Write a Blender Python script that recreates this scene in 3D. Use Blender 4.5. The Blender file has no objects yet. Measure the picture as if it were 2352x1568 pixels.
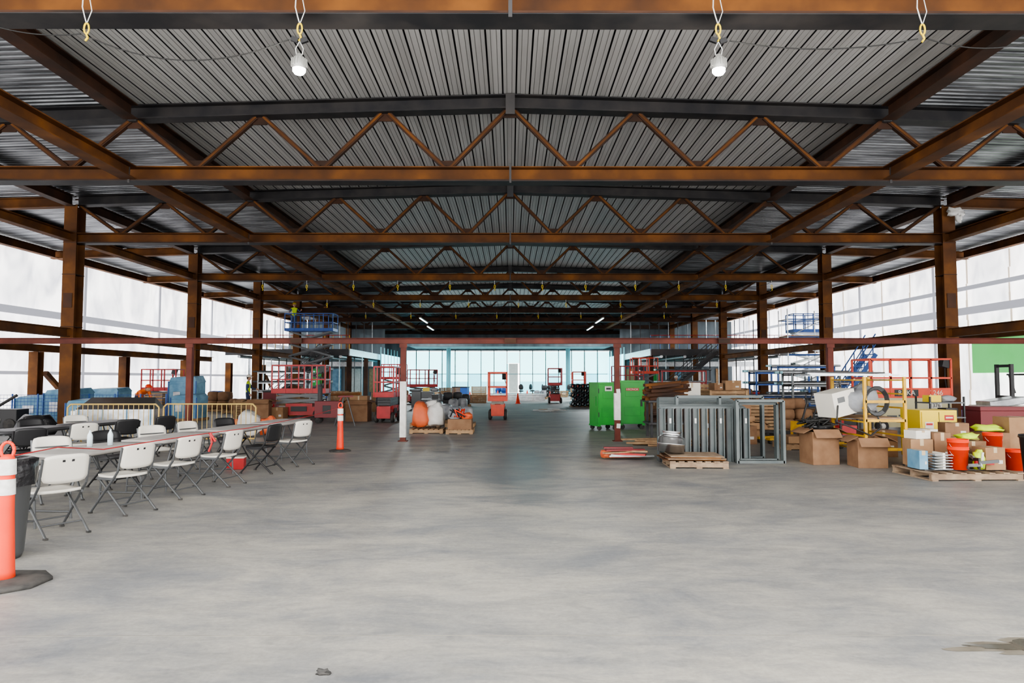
import bpy, math, random
from mathutils import Vector, Matrix, Euler, noise
random.seed(7)
R=math.radians
sc=bpy.context.scene

# ------------------------------------------------------------ materials
def mat(name,c1,c2=None,scale=5,rough=.6,metal=0,bump=0,emis=None,es=0,stretch=(1,1,1),lo=.35,hi=.65,detail=5,bscale=None,spec=.5,c3=None):
    m=bpy.data.materials.new(name); m.use_nodes=True
    nt=m.node_tree; N=nt.nodes; L=nt.links
    b=N['Principled BSDF']
    b.inputs['Base Color'].default_value=(*c1,1)
    b.inputs['Roughness'].default_value=rough
    b.inputs['Metallic'].default_value=metal
    b.inputs['Specular IOR Level'].default_value=spec
    tc=N.new('ShaderNodeTexCoord'); mp=N.new('ShaderNodeMapping')
    mp.inputs['Scale'].default_value=stretch
    L.new(tc.outputs['Object'],mp.inputs['Vector'])
    if c2:
        n=N.new('ShaderNodeTexNoise'); n.inputs['Scale'].default_value=scale; n.inputs['Detail'].default_value=detail
        L.new(mp.outputs['Vector'],n.inputs['Vector'])
        r=N.new('ShaderNodeValToRGB'); r.color_ramp.elements[0].position=lo; r.color_ramp.elements[1].position=hi
        r.color_ramp.elements[0].color=(*c1,1); r.color_ramp.elements[1].color=(*c2,1)
        if c3:
            e=r.color_ramp.elements.new((lo+hi)/2); e.color=(*c3,1)
        L.new(n.outputs['Fac'],r.inputs['Fac']); L.new(r.outputs['Color'],b.inputs['Base Color'])
    if bump:
        n2=N.new('ShaderNodeTexNoise'); n2.inputs['Scale'].default_value=bscale or scale*3; n2.inputs['Detail'].default_value=4
        L.new(mp.outputs['Vector'],n2.inputs['Vector'])
        bp=N.new('ShaderNodeBump'); bp.inputs['Strength'].default_value=bump; bp.inputs['Distance'].default_value=.02
        L.new(n2.outputs['Fac'],bp.inputs['Height']); L.new(bp.outputs['Normal'],b.inputs['Normal'])
    if emis:
        b.inputs['Emission Color'].default_value=(*emis,1); b.inputs['Emission Strength'].default_value=es
    return m
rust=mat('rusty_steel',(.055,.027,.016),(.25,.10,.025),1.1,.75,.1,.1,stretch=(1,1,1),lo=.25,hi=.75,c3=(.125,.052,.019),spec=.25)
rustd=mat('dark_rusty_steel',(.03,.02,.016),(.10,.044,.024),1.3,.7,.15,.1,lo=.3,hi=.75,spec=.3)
redst=mat('red_primer_steel',(.09,.022,.016),(.15,.04,.027),2,.6,.05,spec=.3)
darkst=mat('dark_primer_steel',(.04,.042,.047),(.07,.065,.065),1,.6,.1)
studg=mat('framing_backdrop',(.09,.11,.125),(.17,.2,.22),.5,.7,.1,stretch=(3,1,.4))
mill_shade=mat('mill_scale_and_painted_shade',(.022,.022,.026),(.05,.045,.045),2,.6,.2)
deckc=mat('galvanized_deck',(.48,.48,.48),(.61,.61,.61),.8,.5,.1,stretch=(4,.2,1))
deckl=mat('deck_stiffener',(.3,.3,.3),rough=.6)
groove=mat('deck_groove',(.025,.025,.03),rough=.9)
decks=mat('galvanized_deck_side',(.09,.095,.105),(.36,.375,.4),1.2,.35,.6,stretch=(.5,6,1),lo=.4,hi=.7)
galv=mat('galvanized_sheet',(.42,.44,.46),(.62,.64,.66),6,.3,.8)
chrome=mat('bright_duct',(.6,.61,.62),(.75,.76,.77),4,.25,.95)
white=mat('white_plastic',(.72,.69,.62),rough=.45)
black=mat('black_plastic',(.018,.018,.02),rough=.45)
blackr=mat('black_rubber',(.03,.03,.03),(.07,.065,.06),8,.85)
greyt=mat('grey_tube',(.11,.115,.12),rough=.4,metal=.4)
tablem=mat('table_top',(.33,.315,.30),(.4,.38,.36),5,.5)
orange=mat('orange_plastic',(.85,.055,.012),(.75,.045,.012),4,.5)
refl=mat('reflective_white',(.8,.8,.78),(.62,.62,.6),20,.4)
yellow=mat('yellow_paint',(.72,.42,.03),(.55,.31,.03),8,.5)
yellow2=mat('yellow_cabinet_paint',(.85,.62,.03),rough=.4)
pyel=mat('pale_yellow_barrier',(.58,.4,.12),rough=.5)
hiviz=mat('hi_vis_yellow',(.65,.85,.05),(.55,.75,.04),8,.7)
hivo=mat('hi_vis_orange',(.9,.18,.02),rough=.7)
redp=mat('red_paint',(.5,.02,.025),(.38,.02,.02),4,.4)
liftor=mat('orange_red_paint',(.8,.09,.035),(.65,.07,.035),4,.45)
beige=mat('beige_paint',(.55,.5,.3),rough=.45)
bluep=mat('blue_paint',(.03,.1,.36),rough=.45)
lblue=mat('light_blue_panel',(.1,.25,.38),(.2,.38,.52),3,.5,bump=.3)
green=mat('green_paint',(.03,.36,.045),(.025,.30,.04),3,.4)
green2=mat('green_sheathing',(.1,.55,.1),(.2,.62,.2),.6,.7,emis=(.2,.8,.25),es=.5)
card=mat('cardboard',(.30,.17,.09),(.36,.22,.12),4,.85)
card2=mat('cardboard_dark',(.22,.12,.065),(.28,.16,.09),4,.85)
tape=mat('packing_tape',(.5,.38,.24),rough=.35)
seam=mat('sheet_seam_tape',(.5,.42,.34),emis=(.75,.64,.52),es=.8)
wood=mat('pallet_wood',(.30,.18,.10),(.42,.28,.16),6,.85,stretch=(1,6,1))
woodd=mat('weathered_wood',(.22,.15,.1),(.34,.25,.17),6,.85)
framegrey=mat('grey_primer_frame',(.09,.11,.115),(.135,.155,.155),3,.5,.2)
maroon=mat('maroon_paint',(.2,.03,.035),rough=.5)
bagw=mat('white_bag',(.6,.59,.56),(.75,.74,.72),3,.6,bump=.6,bscale=9)
bago=mat('orange_bag',(.75,.16,.06),(.65,.13,.05),3,.6,bump=.6,bscale=9)
bagk=mat('black_bag',(.015,.015,.017),rough=.3,bump=.8,bscale=14)
bagg=mat('grey_bag',(.22,.23,.25),(.36,.37,.39),3,.6,bump=.6,bscale=9)
wrap=mat('stretch_wrapped_goods',(.16,.17,.19),(.4,.41,.43),4,.3,bump=.5,bscale=14)
paper=mat('white_paper',(.75,.74,.72),(.62,.6,.57),6,.8)
cordw=mat('white_cord',(.75,.75,.73),rough=.6)
cordk=mat('black_cord',(.02,.02,.02),rough=.6)
skin=mat('skin',(.5,.28,.19),rough=.6)
jean=mat('work_trousers',(.04,.06,.12),(.06,.08,.15),9,.9)
shirt=mat('work_shirt',(.05,.08,.18),rough=.9)
eye=mat('eye',(.02,.015,.01),rough=.3)
hair=mat('hair',(.03,.02,.015),rough=.8)
bulb=mat('led_lens',(1,1,1),emis=(1,.97,.88),es=60)
lampm=mat('lamp_housing',(.4,.4,.38),rough=.4,metal=.3)
striplt=mat('strip_light_lens',(1,1,1),emis=(.9,1,1),es=4)
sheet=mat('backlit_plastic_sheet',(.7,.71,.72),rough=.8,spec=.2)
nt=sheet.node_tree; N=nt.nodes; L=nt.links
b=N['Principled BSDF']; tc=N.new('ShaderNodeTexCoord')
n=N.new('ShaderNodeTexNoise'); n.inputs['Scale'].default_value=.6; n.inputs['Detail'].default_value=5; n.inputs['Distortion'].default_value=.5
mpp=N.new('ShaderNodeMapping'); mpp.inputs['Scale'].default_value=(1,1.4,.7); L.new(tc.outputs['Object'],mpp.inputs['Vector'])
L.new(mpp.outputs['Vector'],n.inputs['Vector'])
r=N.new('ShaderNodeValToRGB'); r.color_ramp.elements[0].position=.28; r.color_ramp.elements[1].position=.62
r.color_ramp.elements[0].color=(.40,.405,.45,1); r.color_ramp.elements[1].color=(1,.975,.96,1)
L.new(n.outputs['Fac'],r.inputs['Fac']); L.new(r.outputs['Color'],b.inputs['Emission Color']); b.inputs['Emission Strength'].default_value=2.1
girtm=mat('girt_painted_backlight',(.4,.4,.44),emis=(.55,.56,.63),es=.5)  # pale glow paints the dimmer bands that girts leave in the backlit plastic
glassw=mat('bright_window_glass',(.5,.7,.75),(.4,.6,.7),.3,.15,emis=(.42,.95,1),es=2.3)
glassw2=mat('tinted_window_glass',(.3,.6,.7),rough=.15,emis=(.25,.76,.88),es=1.6)
mull=mat('window_mullion',(.2,.42,.46),rough=.4,metal=.3)
blockw=mat('grey_concrete_block',(.45,.45,.43),(.55,.55,.53),3,.9,emis=(.8,.85,.8),es=.35)  # faint glow painted in so the block panel reads lighter

# floor
fm=bpy.data.materials.new('concrete_slab'); fm.use_nodes=True
nt=fm.node_tree; N=nt.nodes; L=nt.links; b=N['Principled BSDF']; tc=N.new('ShaderNodeTexCoord')
def mapn(s,l=(0,0,0)):
    m=N.new('ShaderNodeMapping'); m.inputs['Scale'].default_value=s; m.inputs['Location'].default_value=l; L.new(tc.outputs['Object'],m.inputs['Vector']); return m
def nz(s,stretch=(1,1,1),d=8,dist=0,rg=.55,l=(0,0,0)):
    n=N.new('ShaderNodeTexNoise'); n.inputs['Scale'].default_value=s; n.inputs['Detail'].default_value=d; n.inputs['Distortion'].default_value=dist
    n.inputs['Roughness'].default_value=rg
    L.new(mapn(stretch,l).outputs['Vector'],n.inputs['Vector']); return n
def ramp(src,a,bb,ca,cb):
    r=N.new('ShaderNodeValToRGB'); r.color_ramp.elements[0].position=a; r.color_ramp.elements[1].position=bb
    r.color_ramp.elements[0].color=(*ca,1); r.color_ramp.elements[1].color=(*cb,1); L.new(src,r.inputs['Fac']); return r
n1=nz(1.1,(.6,1,1),12,.5,.72,(3.3,1.2,0)); n2=nz(5,(.4,1.2,1),11,1.0,.78); n3=nz(26,(1,1,1),7,0,.75); n4=nz(.3,(.7,1,1),4,0,.5,(5,2,0))
r1=ramp(n1.outputs['Fac'],.36,.60,(.225,.23,.235),(.40,.38,.335))
r2=ramp(n2.outputs['Fac'],.36,.56,(.76,.77,.79),(1,1,1))
r3=ramp(n3.outputs['Fac'],.35,.65,(.8,.8,.81),(1.0,1.0,1.0))
r4=ramp(n4.outputs['Fac'],.38,.58,(.82,.83,.85),(1,1,1))
def mul(a,b_):
    m=N.new('ShaderNodeMix'); m.data_type='RGBA'; m.blend_type='MULTIPLY'; m.inputs[0].default_value=1
    L.new(a,m.inputs[6]); L.new(b_,m.inputs[7]); return m.outputs[2]
col=mul(mul(mul(r1.outputs['Color'],r2.outputs['Color']),r3.outputs['Color']),r4.outputs['Color'])
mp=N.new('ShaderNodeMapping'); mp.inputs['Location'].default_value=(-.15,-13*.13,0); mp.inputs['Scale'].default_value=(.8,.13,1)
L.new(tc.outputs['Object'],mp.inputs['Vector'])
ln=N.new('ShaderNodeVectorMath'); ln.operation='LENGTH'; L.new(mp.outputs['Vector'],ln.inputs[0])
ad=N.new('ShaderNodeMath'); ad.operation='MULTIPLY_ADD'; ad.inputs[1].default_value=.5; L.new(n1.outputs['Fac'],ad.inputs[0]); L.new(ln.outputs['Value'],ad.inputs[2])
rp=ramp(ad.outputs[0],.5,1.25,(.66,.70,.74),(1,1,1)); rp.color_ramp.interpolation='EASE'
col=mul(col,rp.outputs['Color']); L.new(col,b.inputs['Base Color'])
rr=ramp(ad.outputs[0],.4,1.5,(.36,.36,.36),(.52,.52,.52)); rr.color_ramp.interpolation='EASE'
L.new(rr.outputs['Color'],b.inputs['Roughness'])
bp=N.new('ShaderNodeBump'); bp.inputs['Strength'].default_value=.08; bp.inputs['Distance'].default_value=.01
L.new(n2.outputs['Fac'],bp.inputs['Height']); L.new(bp.outputs['Normal'],b.inputs['Normal'])
jointm=mat('joint_filler',(.2,.19,.17),(.27,.255,.22),3,.9,spec=.1)
water=mat('water',(.10,.095,.08),rough=.03)
damp=mat('damp_concrete',(.12,.105,.08),(.2,.18,.145),5,.4)

# ------------------------------------------------------------ mesh builder
def frame(d,up=Vector((0,0,1))):
    d=d.normalized()
    if abs(d.dot(up))>.98: up=Vector((0,1,0))
    x=d.cross(up).normalized(); u=x.cross(d).normalized()
    return x,u
class B:
    def __init__(s): s.v=[];s.f=[];s.m=[];s.ms=[];s.sm=[]
    def mi(s,m):
        if m not in s.ms: s.ms.append(m)
        return s.ms.index(m)
    def add(s,vs,fs,m,smooth=False):
        o=len(s.v); s.v+= [tuple(v) for v in vs]; k=s.mi(m)
        for f in fs: s.f.append([i+o for i in f]); s.m.append(k); s.sm.append(smooth)
        return s
    def box(s,c,d,m,rot=None,top=1.0):
        x,y,z=d[0]/2,d[1]/2,d[2]/2
        vs=[(-x,-y,-z),(x,-y,-z),(x,y,-z),(-x,y,-z),(-x*top,-y*top,z),(x*top,-y*top,z),(x*top,y*top,z),(-x*top,y*top,z)]
        M=Euler([R(a) for a in rot]).to_matrix() if rot else Matrix.Identity(3)
        vs=[M@Vector(v)+Vector(c) for v in vs]
        return s.add(vs,[(0,3,2,1),(4,5,6,7),(0,1,5,4),(1,2,6,5),(2,3,7,6),(3,0,4,7)],m)
    def ex(s,prof,p1,p2,m,up=(0,0,1),smooth=False):
        p1=Vector(p1);p2=Vector(p2); x,u=frame(p2-p1,Vector(up)); n=len(prof)
        vs=[p1+x*a+u*b_ for a,b_ in prof]+[p2+x*a+u*b_ for a,b_ in prof]
        fs=[(i,(i+1)%n,n+(i+1)%n,n+i) for i in range(n)]
        s.add(vs,fs,m,smooth); s.add(vs,[list(range(n))[::-1],list(range(n,2*n))],m)
        return s
    def ib(s,p1,p2,d,w,m,t=.025,up=(0,0,1)):
        h=d/2;a=w/2;q=t*.35
        pr=[(-a,-h),(a,-h),(a,-h+t),(q,-h+t),(q,h-t),(a,h-t),(a,h),(-a,h),(-a,h-t),(-q,h-t),(-q,-h+t),(-a,-h+t)]
        p1=Vector(p1);p2=Vector(p2); x,u=frame(p2-p1,Vector(up)); n=12
        vs=[p1+x*e+u*g for e,g in pr]+[p2+x*e+u*g for e,g in pr]
        s.add(vs,[(i,(i+1)%n,n+(i+1)%n,n+i) for i in range(n)],m)
        for o in (0,n): s.add([vs[o+k] for k in range(n)],[(0,1,2,11),(3,4,9,10),(5,6,7,8)],m)
        return s
    def sq(s,p1,p2,w,m,h=None):
        h=h or w
        return s.ex([(-w/2,-h/2),(w/2,-h/2),(w/2,h/2),(-w/2,h/2)],p1,p2,m)
    def cyl(s,p1,p2,r,m,n=8,r2=None):
        p1=Vector(p1);p2=Vector(p2); r2=r if r2 is None else r2; x,u=frame(p2-p1)
        A=[(math.cos(2*math.pi*i/n),math.sin(2*math.pi*i/n)) for i in range(n)]
        vs=[p1+x*a*r+u*b_*r for a,b_ in A]+[p2+x*a*r2+u*b_*r2 for a,b_ in A]
        s.add(vs,[(i,(i+1)%n,n+(i+1)%n,n+i) for i in range(n)],m,True)
        s.add(vs,[list(range(n))[::-1],list(range(n,2*n))],m); return s
    def path(s,ps,r,m,n=6):
        for a,b_ in zip(ps[:-1],ps[1:]): s.cyl(a,b_,r,m,n)
        return s
    def lathe(s,pr,c,m,n=20,axis='z',wob=0):
        vs=[];k=len(pr)
        for i in range(n):
            a=2*math.pi*i/n
            for j,(r,z) in enumerate(pr):
                rr=r*(1+wob*math.sin(a*9+j*1.7))
                v=(rr*math.cos(a),rr*math.sin(a),z)
                if axis=='x': v=(z,rr*math.cos(a),rr*math.sin(a))
                if axis=='y': v=(rr*math.cos(a),z,rr*math.sin(a))
                vs.append((v[0]+c[0],v[1]+c[1],v[2]+c[2]))
        s.add(vs,[(i*k+j,((i+1)%n)*k+j,((i+1)%n)*k+j+1,i*k+j+1) for i in range(n) for j in range(k-1)],m,True); return s
    def blob(s,c,d,m,seed=0,amp=.22,n=14,pw=.75):
        vs=[];k=n//2+1
        for i in range(n):
            for j in range(k):
                a=2*math.pi*i/n; t=math.pi*j/(k-1)
                p=Vector((math.sin(t)*math.cos(a),math.sin(t)*math.sin(a),math.cos(t)))
                q=1+amp*noise.noise(p*1.8+Vector((seed,seed*1.7,3)))*2
                if j in(0,k-1): q=1
                p=Vector((math.copysign(abs(p.x)**pw,p.x),math.copysign(abs(p.y)**pw,p.y),math.copysign(abs(p.z)**min(1,pw*1.3),p.z)))
                z=max(p.z*q,-.8)
                vs.append((c[0]+p.x*q*d[0]/2,c[1]+p.y*q*d[1]/2,c[2]+z*d[2]/2))
        s.add(vs,[(i*k+j,i*k+j+1,((i+1)%n)*k+j+1,((i+1)%n)*k+j) for i in range(n) for j in range(k-1)],m,True); return s
    def pad(s,fn,w,h,t,m,n=8):
        """rounded panel; fn maps (a,b,side*t/2)->xyz"""
        vs=[];
        for sd in(-1,1):
            for i in range(n+1):
                for j in range(n+1):
                    u=-1+2*i/n; v=-1+2*j/n
                    a=u*(1-.13*v**4)*w/2; q=v*(1-.13*u**4)*h/2
                    vs.append(fn(a,q,sd*t/2))
        K=(n+1)**2; g=lambda i,j:i*(n+1)+j
        fs=[]
        for i in range(n):
            for j in range(n):
                fs.append((g(i,j),g(i,j+1),g(i+1,j+1),g(i+1,j))); fs.append((K+g(i,j),K+g(i+1,j),K+g(i+1,j+1),K+g(i,j+1)))
        for i in range(n):
            for (p,q) in ((g(i,0),g(i+1,0)),(g(i+1,n),g(i,n)),(g(0,i+1),g(0,i)),(g(n,i),g(n,i+1))): fs.append((p,q,K+q,K+p))
        s.add(vs,fs,m,True); return s
    def mesh(s,name):
        me=bpy.data.meshes.new(name); me.from_pydata(s.v,[],s.f)
        for m in s.ms: me.materials.append(m)
        me.polygons.foreach_set('material_index',s.m); me.polygons.foreach_set('use_smooth',s.sm)
        me.update(); return me
    def build(s,name,loc=(0,0,0),rz=0,bevel=0):
        return put(s.mesh(name),name,loc,rz,bevel)
def put(me,name,loc=(0,0,0),rz=0,bevel=0,sc_=None):
    o=bpy.data.objects.new(name,me); sc.collection.objects.link(o)
    o.location=loc; o.rotation_euler=(0,0,R(rz))
    if sc_: o.scale=sc_ if isinstance(sc_,tuple) else (sc_,)*3
    if bevel:
        bv=o.modifiers.new('bevel','BEVEL'); bv.width=bevel; bv.segments=2; bv.limit_method='ANGLE'
    return o
def text(body,size,loc,rot,m,parent,name):
    cu=bpy.data.curves.new(name,'FONT'); cu.body=body; cu.size=size; cu.align_x='CENTER'; cu.align_y='CENTER'; cu.extrude=.001
    cu.materials.append(m); o=bpy.data.objects.new(name,cu); sc.collection.objects.link(o)
    o.parent=parent; o.location=loc; o.rotation_euler=[R(a) for a in rot]; return o

# ------------------------------------------------------------ room shell
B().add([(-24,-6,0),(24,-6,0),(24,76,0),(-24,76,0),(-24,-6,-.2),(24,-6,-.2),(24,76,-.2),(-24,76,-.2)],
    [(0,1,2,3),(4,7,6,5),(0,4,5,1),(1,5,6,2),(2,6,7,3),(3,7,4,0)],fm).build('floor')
for y in (4.5,20.7,45):
    B().box((0,y,.0003),(44,.008,.0012),jointm).build('floor_expansion_joint')
ZT=lambda x:8.4-.03*abs(x)
Y0=2.0  # roof left off behind the camera so sky light floods the near floor
def central():
    b=B(); y0,y1=Y0,75; p=.32; n=int(18/p)+1; p=18/n; x=-9.0
    for i in range(n):
        pts=[(0,0,0),(.07,0,0),(.073,.01,1),(.083,.01,1),(.086,0,0),(.19,0,0),(.193,.01,1),(.203,.01,1),(.206,0,0),(p-.038,0,0),(p-.036,.07,2),(p-.002,.07,2),(p,0,2)]
        for (a,za,_),(c,zc,g) in zip(pts[:-1],pts[1:]):
            a+=x;c+=x
            b.add([(a,y0,ZT(a)+.02+za),(c,y0,ZT(c)+.02+zc),(c,y1,ZT(c)+.02+zc),(a,y1,ZT(a)+.02+za)],[(0,1,2,3)],(deckc,deckl,groove)[g])
        x+=p
    b.box((0,(Y0+75)/2,8.62),(18,75-Y0,.1),groove); b.build('ceiling')
central()
def side(sg):
    b=B(); y=Y0; prof=[]
    while y<75:
        prof+=[(y,0),(y+.09,0),(y+.115,.07),(y+.175,.07)]; y+=.2
    xa,xb=9*sg,22.4*sg
    vs=[(xa,q,ZT(xa)+.03+z) for q,z in prof]+[(xb,q,ZT(xb)+.03+z) for q,z in prof]; n=len(prof)
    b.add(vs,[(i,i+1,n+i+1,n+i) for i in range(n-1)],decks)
    b.add([(xa,Y0,ZT(xa)+.15),(xb,Y0,ZT(xb)+.15),(xb,75,ZT(xb)+.15),(xa,75,ZT(xa)+.15)],[(0,1,2,3)],groove)
    b.build('ceiling_deck')
side(-1); side(1)
TY=[1.2,8.88,16.42,23.95,33.2,41.6,49.3,57,65,72.6]
def truss(y,near):
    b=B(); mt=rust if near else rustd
    for sg in(-1,1):
        b.ib((0,y,ZT(0)-.17),(15*sg,y,ZT(15)-.17),.34,.36,mill_shade)
        b.ib((15.3*sg,y,ZT(15)-.2),(22*sg,y,ZT(22)-.2),.36,.3,rust)
    b.ib((-15,y,6.47),(15,y,6.47),.34,.40,mt)
    b.box((0,y,6.292),(29.9,.404,.012),mill_shade)  # painted shade: dark plate stands in for the chord's shadowed underside
    b.box((0,y-.198,6.315),(29.9,.008,.03),rustd)
    bots=[-13.5+3*i for i in range(10)]; tops=[-15+3*i for i in range(11)]
    for k,x in enumerate(bots):
        for xt in (x-1.5,x+1.5):
            d=.07 if xt>x else -.07
            b.sq((x+d,y,6.66),(xt-d*1.2,y,ZT(xt)-.34),.11,rustd,.11)
            b.sq((x+d,y-.06,6.66),(xt-d*1.2,y-.06,ZT(xt)-.34),.012,mt,.05)
        b.box((x,y,6.73),(.42,.03,.2),rustd)
    for x in tops[1:-1]: b.box((x,y,ZT(x)-.42),(.34,.03,.2),rustd)
    for x in (-9,9,0):
        b.box((x,y-.205,6.47),(.05,.02,.46),darkst); b.box((x,y,ZT(x)-.36),(.2,.3,.04),darkst)
    b.box((0,y-.19,ZT(0)-.25),(.22,.02,.5),darkst)
    b.build('steel_roof_truss')
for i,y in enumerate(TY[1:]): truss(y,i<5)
for sg in(-1,1):
    for x,z,d,w,m in ((9,ZT(9)-.19,.36,.34,rustd),(9,6.48,.32,.36,rust),(12,ZT(12)-.1,.2,.2,rustd),(15.1,ZT(15)-.22,.36,.3,rustd),(15.1,6.48,.3,.3,rust),(18.5,ZT(18)-.1,.2,.2,rustd),(21.7,ZT(22)-.2,.34,.3,rust)):
        for a,c in zip(TY[:-1],TY[1:]):
            B().ib((x*sg,a+.2,z),(x*sg,c-.2,z),d,w,m).build('steel_beam')
    for a,c in zip(TY[1:-4],TY[2:-3]): B().ib((15.1*sg,a+.25,3.2),(15.1*sg,c-.25,3.2),.3,.25,rust).build('steel_beam')
cb=B(); cb.ib((0,0,.03),(0,0,7.6),.5,.44,rust,.03,up=(0,1,0)); cb.box((0,0,.015),(.62,.62,.03),rustd)
for z in (6.3,6.66,5.2,3.0,3.4): cb.box((0,0,z),(.46,.52,.025),rustd)
cb.box((0,-.262,4.3),(.3,.02,.5),rustd)
cme=cb.mesh('steel_column')
for y in TY[1:]:
    for sg in(-1,1): put(cme,'steel_column',(15.1*sg,y,0))
b=B(); b.blob((0,0,0),(.5,.14,.3),bagw,3,.5); b.blob((.1,-.02,-.2),(.2,.1,.4),bagw,5,.5); b.build('plastic_wrap_scrap',(15.2,23.5,7.3))
def wall(sg,name):
    b=B(); x=22.3*sg; ny=90; nz_=14
    g=[]
    for i in range(ny+1):
        for j in range(nz_+1):
            y=9+65.6*i/ny; z=7.55*j/nz_
            g.append((x+.09*noise.noise(Vector((y*.9,z*.7,sg*5)))+.03*math.sin(y*3),y,z))
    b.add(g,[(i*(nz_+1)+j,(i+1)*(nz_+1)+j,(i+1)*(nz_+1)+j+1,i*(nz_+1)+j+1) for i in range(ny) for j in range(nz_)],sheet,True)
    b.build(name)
    random.seed(5)
    for i in range(9):
        y=13+7.7*i
        B().box((22.1*sg,y,3.8),(.05,.2,7.5),girtm).build('wall_stud')
        if sg>0:
            for y2 in (y+2.2,y+5.1):
                q=B(); zz=7.4
                while zz>0.3:
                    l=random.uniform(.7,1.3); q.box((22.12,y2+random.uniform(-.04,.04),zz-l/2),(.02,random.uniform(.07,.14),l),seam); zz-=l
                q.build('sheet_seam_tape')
    for z,h in ((4.9,.36),(6.0,.2)) if sg>0 else ((4.7,.34),(1.9,.15)):
        B().box((22.06*sg,42,z),(.06,64,h),girtm).build('wall_girt')
wall(-1,'wall_left'); wall(1,'wall_right')
for i in range(6):
    y=31.5+7.2*i
    B().ib((-21.4,y,0),(-21.4,y,2.85),.42,.42,rust,.03,up=(0,1,0)).build('steel_post')
    if i%2==0: B().sq((-21.3,y+.5,1.9),(-21.3,y+3.0,.12),.2,rust).build('steel_brace')
B().ib((-21.4,9,3.02),(-21.4,50,3.02),.32,.3,rust).build('steel_beam')
B().ib((21.4,9,3.6),(21.4,50,3.6),.32,.3,rust).build('steel_beam')
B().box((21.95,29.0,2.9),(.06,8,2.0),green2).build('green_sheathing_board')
def endwall():
    y=74.4
    b=B()
    b.box((0,y,6.6),(44.6,.3,3.9),studg)
    b.box((-17,y,2.3),(11,.3,4.7),studg); b.box((16.6,y,2.3),(11.6,.3,4.7),studg)
    b.build('wall_back')
    k=0
    x=-11.4
    while x<10.7:
        w=1.38
        k+=1
        q=B(); m=glassw
        if k==9: q.box((x+w/2,y,1.7),(w*.7,.05,3.1),blockw); q.box((x+w/2,y,3.9),(w-.1,.03,1.2),glassw); q.box((x+w*.07,y,1.7),(w*.13,.04,3.1),glassw)
        else:
            q.box((x+w/2,y,.75),(w-.08,.03,1.2),glassw2); q.box((x+w/2,y,1.75),(w-.08,.03,.8),glassw if k%3 else glassw2); q.box((x+w/2,y,3.35),(w-.08,.03,2.35),m)
        for zz in (.1,2.15,4.6): q.box((x+w/2,y-.05,zz),(w,.12,.07),mull)
        for xx in (x,x+w): q.box((xx,y-.05,2.35),(.07,.14,4.6),mull)
        q.build('window_%d'%k); x+=w
endwall()
for x in (-6.2,5.8): B().cyl((x,70,0),(x,70,4.7),.22,mull,16).build('round_column')
B().box((0,70,5.0),(20,8,.35),studg).box((0,66,4.95),(20,.12,.5),studg).build('ceiling_soffit')
for sg in(-1,1):
    b=B()
    for i in range(6):
        x=(11.6+.1)*sg if sg<0 else 10.3; y=63+1.8*i
        b.box((x,y+.9,2.2),(.03,1.7,3.4),glassw2); b.box((x,y,2.3),(.1,.1,4.4),mull)
    b.box((x,68,.3),(.12,10.8,.5),mull); b.build('window_%d'%(30+sg))
def mezz(sg):
    b=B(); xa,xb=(11.9 if sg<0 else 10.4)*sg,21*sg; xm=(xa+xb)/2; W=abs(xb-xa)
    b.box((xm,62.5,3.65),(W,22,.2),darkst)
    b.box((xm,51.4,3.6),(W,.1,.45),darkst); b.box((xa,62.5,3.6),(.1,22,.5),galv)
    for i in range(4): b.ib((xa+sg*.1,52+6*i,0),(xa+sg*.1,52+6*i,3.5),.3,.3,rustd,up=(0,1,0))
    for i in range(16):
        x=xa+(xb-xa)*i/15
        b.box((x,56,1.75),(.05,.12,3.5),galv if i%3==0 else darkst)
        b.cyl((x,51.5,3.75),(x,51.5,4.85),.02,bluep if sg>0 else yellow)
    for z in (4.3,4.85): b.cyl((xa,51.5,z),(xb,51.5,z),.025,redp)
    for i in range(14):
        x=xa+(xb-xa)*i/13; b.box((x,60,5.2),(.05,.12,3.0),galv if i%4==0 else darkst)
    b.box((xm,66,5.4),(W,.1,3.3),studg); b.box((xm,66,1.8),(W,.1,3.5),studg)
    for i in range(5): b.box((xm+W*(-.4+.2*i),65.9,1.5),(1.0,.05,2.2),[card,green,lblue,paper,wood][i])
    b.box((xm,60.2,2.9),(W,.5,.4),galv)
    for i in range(6): b.cyl((xa+(xb-xa)*(i+.5)/6,52,3.3),(xa+(xb-xa)*(i+.5)/6,72,3.3),.12,galv,8)
    b.build('mezzanine')
mezz(-1); mezz(1)
def stair(name,loc,m,rz=0,n=14,w=1.1,rise=.2,run=.25):
    b=B()
    for i in range(n): b.box((i*run,0,(i+1)*rise-.02),(run+.02,w,.04),m)
    for s in(-1,1):
        b.sq((-.1,s*w/2,0),((n)*run,s*w/2,n*rise),.05,m,.2)
        b.sq((0,s*w/2,1.0),((n)*run,s*w/2,n*rise+1),.05,m); b.sq((0,s*w/2,.5),((n)*run,s*w/2,n*rise+.5),.04,m)
        for i in range(0,n+1,3): b.sq((i*run,s*w/2,i*rise),(i*run,s*w/2,i*rise+1),.04,m)
    return b.build(name,loc,rz)
stair('steel_stair',(-17.2,50.4,0),darkst,0,17,1.2,.21,.24)
stair('steel_stair',(10.8,50.4,0),darkst,0,17,1.2,.21,.24)

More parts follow.
